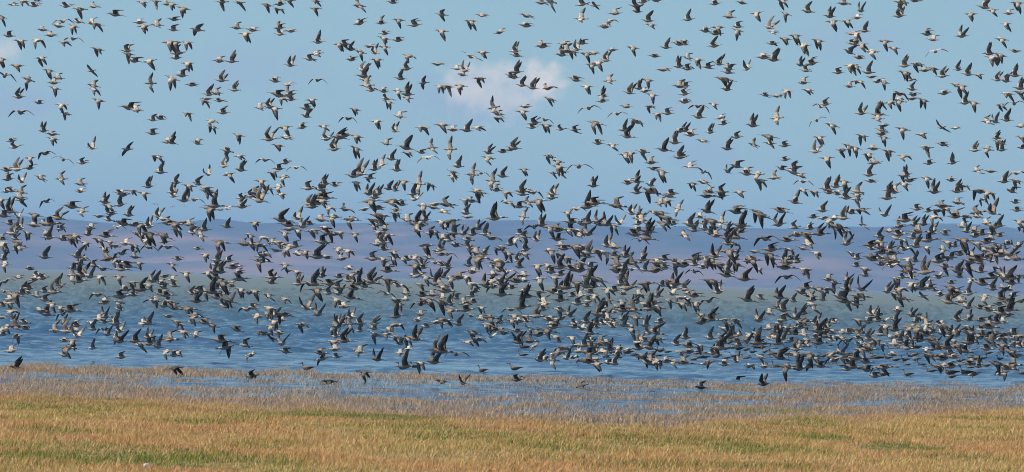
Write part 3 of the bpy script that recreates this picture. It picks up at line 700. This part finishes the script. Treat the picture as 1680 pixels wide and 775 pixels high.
1591,482u 1616,488d 1623,508M 1644,489U! 1663,485m 1640,499m 1676,494X 1644,514M! 1654,518m 1589,504v 1609,505m 1474,510m 1497,518v 1444,516m
1451,526m 1470,525u 1503,528u 1520,533k 1573,525u! 1591,525v 1611,525M 1624,525m 1637,529V 1646,528m 1543,532m 27,536M! 3,541b 26,553f 19,576m 27,603u
91,543m 109,544u! 127,551v! 106,559m 111,571D! 106,583u 153,540u 171,541x 153,571u 197,543v 197,560V! 200,586m 223,560U! 231,566d 244,554v 279,557M!
259,569u! 274,577d 293,577d 287,583m 296,532d 349,534D 321,551m 389,541M 364,559M! 369,570F! 403,567m 410,583f 414,617m 289,604E 434,547D 446,536d
459,547m 463,564v 469,577m 246,564M 546,540d 566,559U! 554,536v! 549,561d 527,579M 527,589F 553,586m 551,573m 590,577m! 591,543u 614,539m 617,549d
637,547m! 649,554d 683,556V! 700,536m 657,564v 657,580m 670,573m 620,590V! 503,607S! 541,626E 599,611e 666,601U! 660,606S! 680,604S! 690,596e!
713,594V! 716,576U! 727,576U! 749,581X 777,546D 769,561d 804,534d 786,557d 827,546X 853,561U! 870,560M 859,574S! 857,584S! 871,539d 909,537m 913,553d
943,536m 939,554e 886,591u! 913,580F 907,591k 950,577m 953,591f 791,610S! 844,607S! 760,629v 849,623m 726,626e 954,634b 969,547U! 966,559m 987,564M
996,563m 967,580M 967,593M! 980,537m 1006,536m 1024,534u 1037,541e 1066,546v 1077,546U! 1126,554v 1066,571U! 1013,583v 993,586S! 1003,581S! 1039,584S!
1083,579S! 1094,580S! 1056,586D 1079,591d 1074,597F 1094,593m 1149,567e 1183,571M! 1124,586S! 1141,583S! 1137,591S! 1156,587S! 1174,587S! 1189,589S!
1159,596F 1151,636m 1209,551v 1226,559V 1244,549d 1284,556u 1314,537m 1343,543V! 1366,546m 1383,546m 1406,543D 1320,566M 1326,560m 1209,559m 1209,593v
1249,586d 1281,587U! 1306,581d 1329,583D! 1326,601F 1360,570S! 1344,577S! 1367,579D 1369,590F! 1387,571S 1397,571S 1423,566F 1426,573M! 1223,576S!
1234,580S! 1254,579S! 1223,589S! 1236,590S! 1291,583S! 1274,604S! 1350,587S! 1393,594M 1390,583S! 1406,587U! 1431,587S! 1421,593M 1423,607M 1436,617m
1209,626m 1254,630v! 1347,600M 1260,593S! 1309,590S 1469,541U! 1486,547d 1507,540D! 1526,536m 1549,536D! 1570,550u 1490,563m 1489,571M 1529,557M
1534,563D 1600,554d 1626,561M! 1624,536M! 1633,544d 1663,547m 1666,556m 1616,534D 1521,573d 1543,570M 1574,567D 1583,576M 1560,579m 1526,583D!
1566,586m 1661,577D 1674,569v 1609,579S 1621,581S! 1644,580S 1449,576S 1459,574S! 1483,574S 1500,584S! 1446,589S! 1456,590S! 1469,593S! 1484,593S!
1487,600S! 1511,600S! 1637,597D! 1643,613F 1663,599M 1594,596M! 1584,599S! 1540,601D 1550,599d 1526,611S! 1489,616S! 1559,614S! 1561,620S! 1449,616S!
1597,614F 1584,614S! 1606,601u 1574,594S! 1617,601S! 1677,614S! 1298,572S 1190,574S 1291,574S! 1570,576S 1594,576S! 1277,573S 1269,574S! 1652,576S
1532,573S 1333,576S 1679,574S 1637,575S! 1318,573S 1497,572S! 1230,571S! 1611,572S 1325,571S 1529,576S! 1547,577S! 1341,573S 1248,573S! 1202,572S!
1211,575S! 1471,573S! 1241,574S! 1506,572S! 1316,588S! 1511,588S! 1300,587S! 1268,585S! 1557,588S 1406,592S! 1362,590S! 1591,589S! 1438,591S!
1662,590S 1390,589S! 1645,587S 1493,587S! 1621,589S 1534,586S! 1602,591S! 1299,592S! 1664,586S! 1640,591S! 1612,590S! 1502,592S! 1257,589S! 1203,587S!
1673,589S! 1268,590S! 1524,589S 1636,602S 1534,605S! 1411,606S! 1378,602S! 1365,600S! 1466,605S! 1590,605S! 1301,604S! 1265,606S! 1155,582S!
1148,587S! 1028,582S! 1078,585S! 1048,588S! 1015,589S! 1400,602U! 1442,603x 1294,539x 1410,565m 1278,543U 1291,603D! 1339,554m 1565,559d 1451,566d
1278,563U! 1320,549m 1262,539m 1611,542d 1591,562U! 1562,601M 1312,605U! 1452,603D! 1478,561u 1306,547U 1621,550M 1587,537d 1468,565m 1466,582m
1427,556u! 1495,537D 1439,558d 1520,549M 1391,559x 1298,559m 1365,558m 1646,566D! 1548,588M 1307,573U! 1356,539u 1547,547m 1620,572M 1415,574d
1531,544m 1510,548m 1496,554d 1243,563U! 1650,548D 1296,547u 1569,542d 1381,579v 1132,577M 1002,573v 1015,570d 1029,574f 1213,566m 1116,578d 1107,593d
1123,595M 1131,568M 999,596m 931,588v 1186,562U 1196,562v 970,570u 1065,595U! 876,568f 1069,583d 978,589d 940,587f 1009,597u 988,577f 896,590m
1111,565u 1049,571M 944,567f 1189,598m 1048,562u! 981,597d 959,567u! 1171,579v 1611,384m 1316,480m 1656,495D 1457,479u 1650,457v! 1441,526v 1519,447U!
1638,402d 1514,522d 1480,489D 1575,454u 1446,398d 1481,455m 1504,404u! 1350,492u 1656,508U! 1502,474m 1514,473U! 1660,464M 1322,525D 1455,535d
1530,382v 1618,422m 1320,514u 1561,464m 1594,429D! 1469,429m 1449,414M 1499,390v 1560,422m 904,412d! 1194,378u 997,368v! 1091,425m 1176,387m
1064,380U! 1173,373d 1182,434D 957,367m 861,461m 1059,559m 881,519U! 1166,383v 1154,439m 960,462u 922,472v 953,443U 992,515m 1020,466u! 1185,551d
1129,490e 955,539m 899,542D! 912,524e 885,549M 1068,506U! 850,552d 1035,534d 1007,371e 1058,499d 981,412d 1037,499v 998,474e 966,365u 963,470u!
1038,431M! 1195,400u! 1123,435M 1028,420v! 1139,378v 902,524m 1156,367m 1195,445u! 921,450m 1062,391U! 905,446m 1142,497e 1058,443u 993,503v 1188,539d
685,379m 179,361m 220,484m 148,454v! 669,361m 222,368h 173,519v 577,451d 554,472m 466,400e 626,368v 20,383u! 453,411h 218,464e 320,373d 845,518e
647,422e 145,385v 847,393e 5,549m 222,422m 849,543m 375,493D! 396,475e 836,416d 732,477M 289,368D! 311,368m 810,461d 598,469M 543,465M 95,467u
822,529m 582,473M 823,466u 777,466d 711,456v 814,540M 502,412e 270,387D! 448,399m 169,442m 427,402D 277,519h 453,518v 193,551e 622,381d 17,498e
728,392m 702,493D! 704,423h 767,454e 77,380e 589,448m 42,539m 245,468d 834,458v 727,497D! 310,506D! 419,478e 279,366M 127,542m 242,394e 761,384v
447,555h 646,413e 508,367h 829,473m 74,368m 764,498m 48,473m 669,556e 173,528h 741,458d 552,552v 533,373e 682,421d 695,439m 698,361v 629,398u!
177,549u 341,447e 279,495d 12,536d 30,400D! 271,453h 691,425d 119,559e 302,545d 515,379d 173,496m 338,477d 316,529u 284,460m 442,514d 1663,564f
1273,553v 1232,550d 1229,601f 1263,556v 1461,551d 1199,553u 1560,551u 1593,546D! 1474,551M 1344,562U! 1409,554m 1391,606m 1253,564m 1653,604M!
1555,569U! 1511,558M 1393,546m 1445,549u 1640,557m 1339,587d 1609,554m 1630,554f 1415,546u 1352,552U 1255,602m 1676,551D 1651,556d 1380,554d 1310,565f
806,552v 1080,556D 1039,507M! 1168,524U! 977,580u 1152,529M! 805,522D! 967,494m 853,527m 1166,555v 741,509D 1044,521D 983,516U! 862,478m 926,571D
1641,387m 1535,356d 1502,369u 1445,388u 1551,437D 1657,418v! 1654,400m 1013,435M! 1098,463d 1616,412m
"""


POSE = {'u': 'wings raised', 'v': 'wings in a V', 'm': 'bent wings', 'h': 'level wings', 'd': 'lowered wings', 'e': 'wings straight down',
        'b': 'wings swept back', 'x': 'arched wings', 'w': 'banking', 'k': 'belly turned outward', 'f': 'landing', 'S': 'on water'}
COLS = ['left edge', 'far left', 'left quarter', 'left of centre', 'just left of centre', 'in the centre', 'just right of centre', 'right of centre', 'right quarter', 'far right', 'right edge']
def where(px, py):
    """the band of the picture and the place across it, in words"""
    wl = 439 + 0.0256 * px                              # far waterline
    col = COLS[min(10, int(px / 1680 * 11))]
    if 745 < px < 930 and 98 < py < 192: return 'pinkish cloud', 'left half' if px < 838 else 'right half'
    for lim, nm in ((30, 'top edge'), (80, 'high sky'), (135, 'upper sky'), (190, 'middle sky'), (250, 'lower sky'), (wl - 125, 'lowest sky'), (wl - 85, 'hill crest'),
                    (wl - 45, 'upper hills'), (wl, 'lower hills'), (wl + 35, 'far water'), (wl + 72, 'greenish water'), (wl + 105, 'open water'), (wl + 135, 'blue water'), (wl + 158, 'near water')):
        if py < lim: return nm, col
    return 'flooded stalks', col

rnd = random.Random(11)
flockV, flockC, flockT, flockL = [], [], [], []
nv = 0
desc = {}; todo = []
count_ind = 0
ITEMS = re.findall(r'(\d+),(\d+)([a-zA-Z])(!?)', BIRDS)
SELECT_RUN = bool(globals().get('SELECT_RUN_FLAG', False))
for idx, (px, py, code, mark) in enumerate(ITEMS):
    px, py = int(px), int(py)
    large = code in 'UVMDEXF' or (code == 'S' and rnd.random() < 0.25)
    pose = code if code == 'S' else code.lower()
    var = rnd.randrange(10)
    if pose == 'q': pose = 'x'; far = True
    else: far = False
    me, V, C, tot, loops = bird_mesh('large' if large else 'small', pose, var)
    yaw = rnd.gauss(0, 16); pitch = rnd.gauss(0, 6.5); roll = rnd.gauss(0, 13)
    if pose in ('u', 'v'): yaw += rnd.choice((-1, 1)) * (10 if pose == 'u' else 24); 
    if pose in ('h', 'b', 'd', 'm'): roll += rnd.choice((-10, 9, 12))
    if pose == 'x': yaw = rnd.choice((62, -62, 75, 55)) + rnd.gauss(0, 8)
    if pose == 'w': roll = rnd.choice((27, -30)) + rnd.gauss(0, 8); yaw += rnd.choice((-20, 20))
    if pose == 'k': roll = 58 + rnd.gauss(0, 12); yaw += rnd.choice((-15, 15))
    if pose == 'f': yaw = 180 + rnd.gauss(0, 20); pitch = 12
    if pose == 'd': pitch += 4
    gd = ground_dist(px, py + (3 if pose == 'S' else 0))
    sc_ = rnd.uniform(0.90, 1.12)
    if pose == 'S':
        dist = ground_dist(px, py + 5)
        yaw = rnd.gauss(0, 22); pitch = 0; roll = 0
        sc_ *= 1.22
    else:
        dist = rnd.uniform(110, 124) if large else rnd.uniform(107, 133)
        if gd - 2.5 < dist:
            dist = max(88, gd - rnd.uniform(2.5, 4.5))
        if far: dist = 380
    if pose == 'S':
        p = point(px, py, dist); p.z = (0.085 if dist < 165 else 0.11) * (1.15 if large else 1)
    else:
        p = point(px, py, dist)
    rot = Euler((R(roll), R(-pitch), R(yaw)), 'XYZ')
    # bank about the body axis first, then pitch, then heading
    M3 = Matrix.Rotation(R(yaw), 3, 'Z') @ Matrix.Rotation(R(pitch), 3, 'Y') @ Matrix.Rotation(R(roll), 3, 'X')
    tone_v = rnd.uniform(0.82, 1.2) * (0.42 if pose == 'S' else 1)
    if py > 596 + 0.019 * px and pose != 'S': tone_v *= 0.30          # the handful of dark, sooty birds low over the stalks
    who = 'sooty dark wader' if tone_v < .36 and pose != 'S' else (('large brown godwit' if large else 'small grey sandpiper') if pose != 'S' else ('long-billed godwit' if large else 'small sandpiper'))
    band_, col_ = where(px, py)
    desc.setdefault(f'{who}, {POSE[pose]}, {band_}, {col_}', []).append((px, py, idx))
    if mark or SELECT_RUN:
        o = bpy.data.objects.new('godwit' if large else ('swimming_sandpiper' if pose == 'S' else 'sandpiper'), me)
        if pose == 'S': o.name = 'swimming_godwit' if large else 'swimming_sandpiper'
        COL.objects.link(o)
        o.location = p; o.rotation_euler = M3.to_euler(); o.scale = (sc_,) * 3
        o['tone'] = tone_v
        o['label'] = 'x'
        todo.append((o, idx))
        o['category'] = 'swimming bird' if pose == 'S' else 'flying bird'
        o['group'] = 'waders resting on the water' if pose == 'S' else 'waders flying left in the flock'
        if SELECT_RUN: o['idx'] = idx
        count_ind += 1
    else:
        Mn = np.array(M3) * sc_
        flockV.append(V @ Mn.T + np.array(p)); flockC.append(C * tone_v)
        flockT.append(tot); flockL.append(loops + nv); nv += len(V)
NUM = ['', '', 'two', 'three', 'four', 'five', 'six', 'seven', 'eight', 'nine']
ORD = ['first', 'second', 'third', 'fourth', 'fifth', 'sixth', 'seventh', 'eighth', 'ninth', 'tenth', 'eleventh', 'twelfth', 'thirteenth', 'fourteenth', 'fifteenth', 'sixteenth', 'seventeenth', 'eighteenth', 'nineteenth', 'twentieth', 'twenty-first', 'twenty-second', 'twenty-third']
place = {}
for d_, lst in desc.items():
    lst.sort()
    for k_, (_, _, i_) in enumerate(lst):
        n_ = len(lst)
        if n_ == 1: suffix = ''
        elif n_ == 2: suffix = (', left of two', ', right of two')[k_]
        elif k_ == 0: suffix = f', leftmost of {NUM[n_] if n_ < 10 else "many"}'
        elif k_ == n_ - 1: suffix = f', rightmost of {NUM[n_] if n_ < 10 else "many"}'
        elif n_ == 3: suffix = ', middle of three'
        else: suffix = f', {ORD[k_] if k_ < 23 else "later"} from left'
        place[i_] = d_ + suffix
for o, i_ in todo: o['label'] = place[i_]
print('max words', max(len(v.replace(',', '').split()) for v in place.values()))
if flockV:
    me = mesh_np('wader_flock', np.concatenate(flockV), np.concatenate(flockT), np.concatenate(flockL), pm_, cols=np.concatenate(flockC))
    fo = put('wader_flock', me, kind='stuff', label='the rest of the dense flock of waders flying left over the bay', category='flock of birds')
    fo['tone'] = 1.0

# pale stone in the grass at the bottom left
sm_, t, b = material('pale_stone')
n1 = nd(t, 'ShaderNodeTexNoise'); n1.inputs['Scale'].default_value = 40; n1.inputs['Detail'].default_value = 5
cr = nd(t, 'ShaderNodeValToRGB'); cr.color_ramp.elements[0].color = (.2, .17, .17, 1); cr.color_ramp.elements[1].color = (.75, .7, .68, 1)
cr.color_ramp.elements[0].position = .4; cr.color_ramp.elements[1].position = .6
t.links.new(n1.outputs['Fac'], cr.inputs['Fac']); t.links.new(cr.outputs['Color'], b.inputs['Base Color'])
gx, gy = ground_pt(241, 776)
th = np.linspace(0, 2 * math.pi, 16, endpoint=False)
V = [(0, 0, .037)]; F = []
for j, (rr_, zz) in enumerate([(.014, .034), (.026, .022), (.031, .006), (.026, -.015)]):
    for k_, a_ in enumerate(th):
        q = 1 + .15 * math.sin(3 * a_ + j) + .1 * math.sin(5 * a_)
        V.append((rr_ * q * math.cos(a_) * 1.25, rr_ * q * math.sin(a_) * .8, zz))
F = [(0, 1 + k_, 1 + (k_ + 1) % 16) for k_ in range(16)]
for j in range(3):
    for k_ in range(16):
        a0 = 1 + j * 16 + k_; a1 = 1 + j * 16 + (k_ + 1) % 16
        F.append((a0, a0 + 16, a1 + 16, a1))
me = bpy.data.meshes.new('stone'); me.from_pydata(V, [], F); me.materials.append(sm_)
for p_ in me.polygons: p_.use_smooth = True
put('stone', me, (gx, gy, 0.045), label='small pale stone in the grass at the bottom left edge', category='stone')
print('birds', len(ITEMS), 'individual', count_ind)
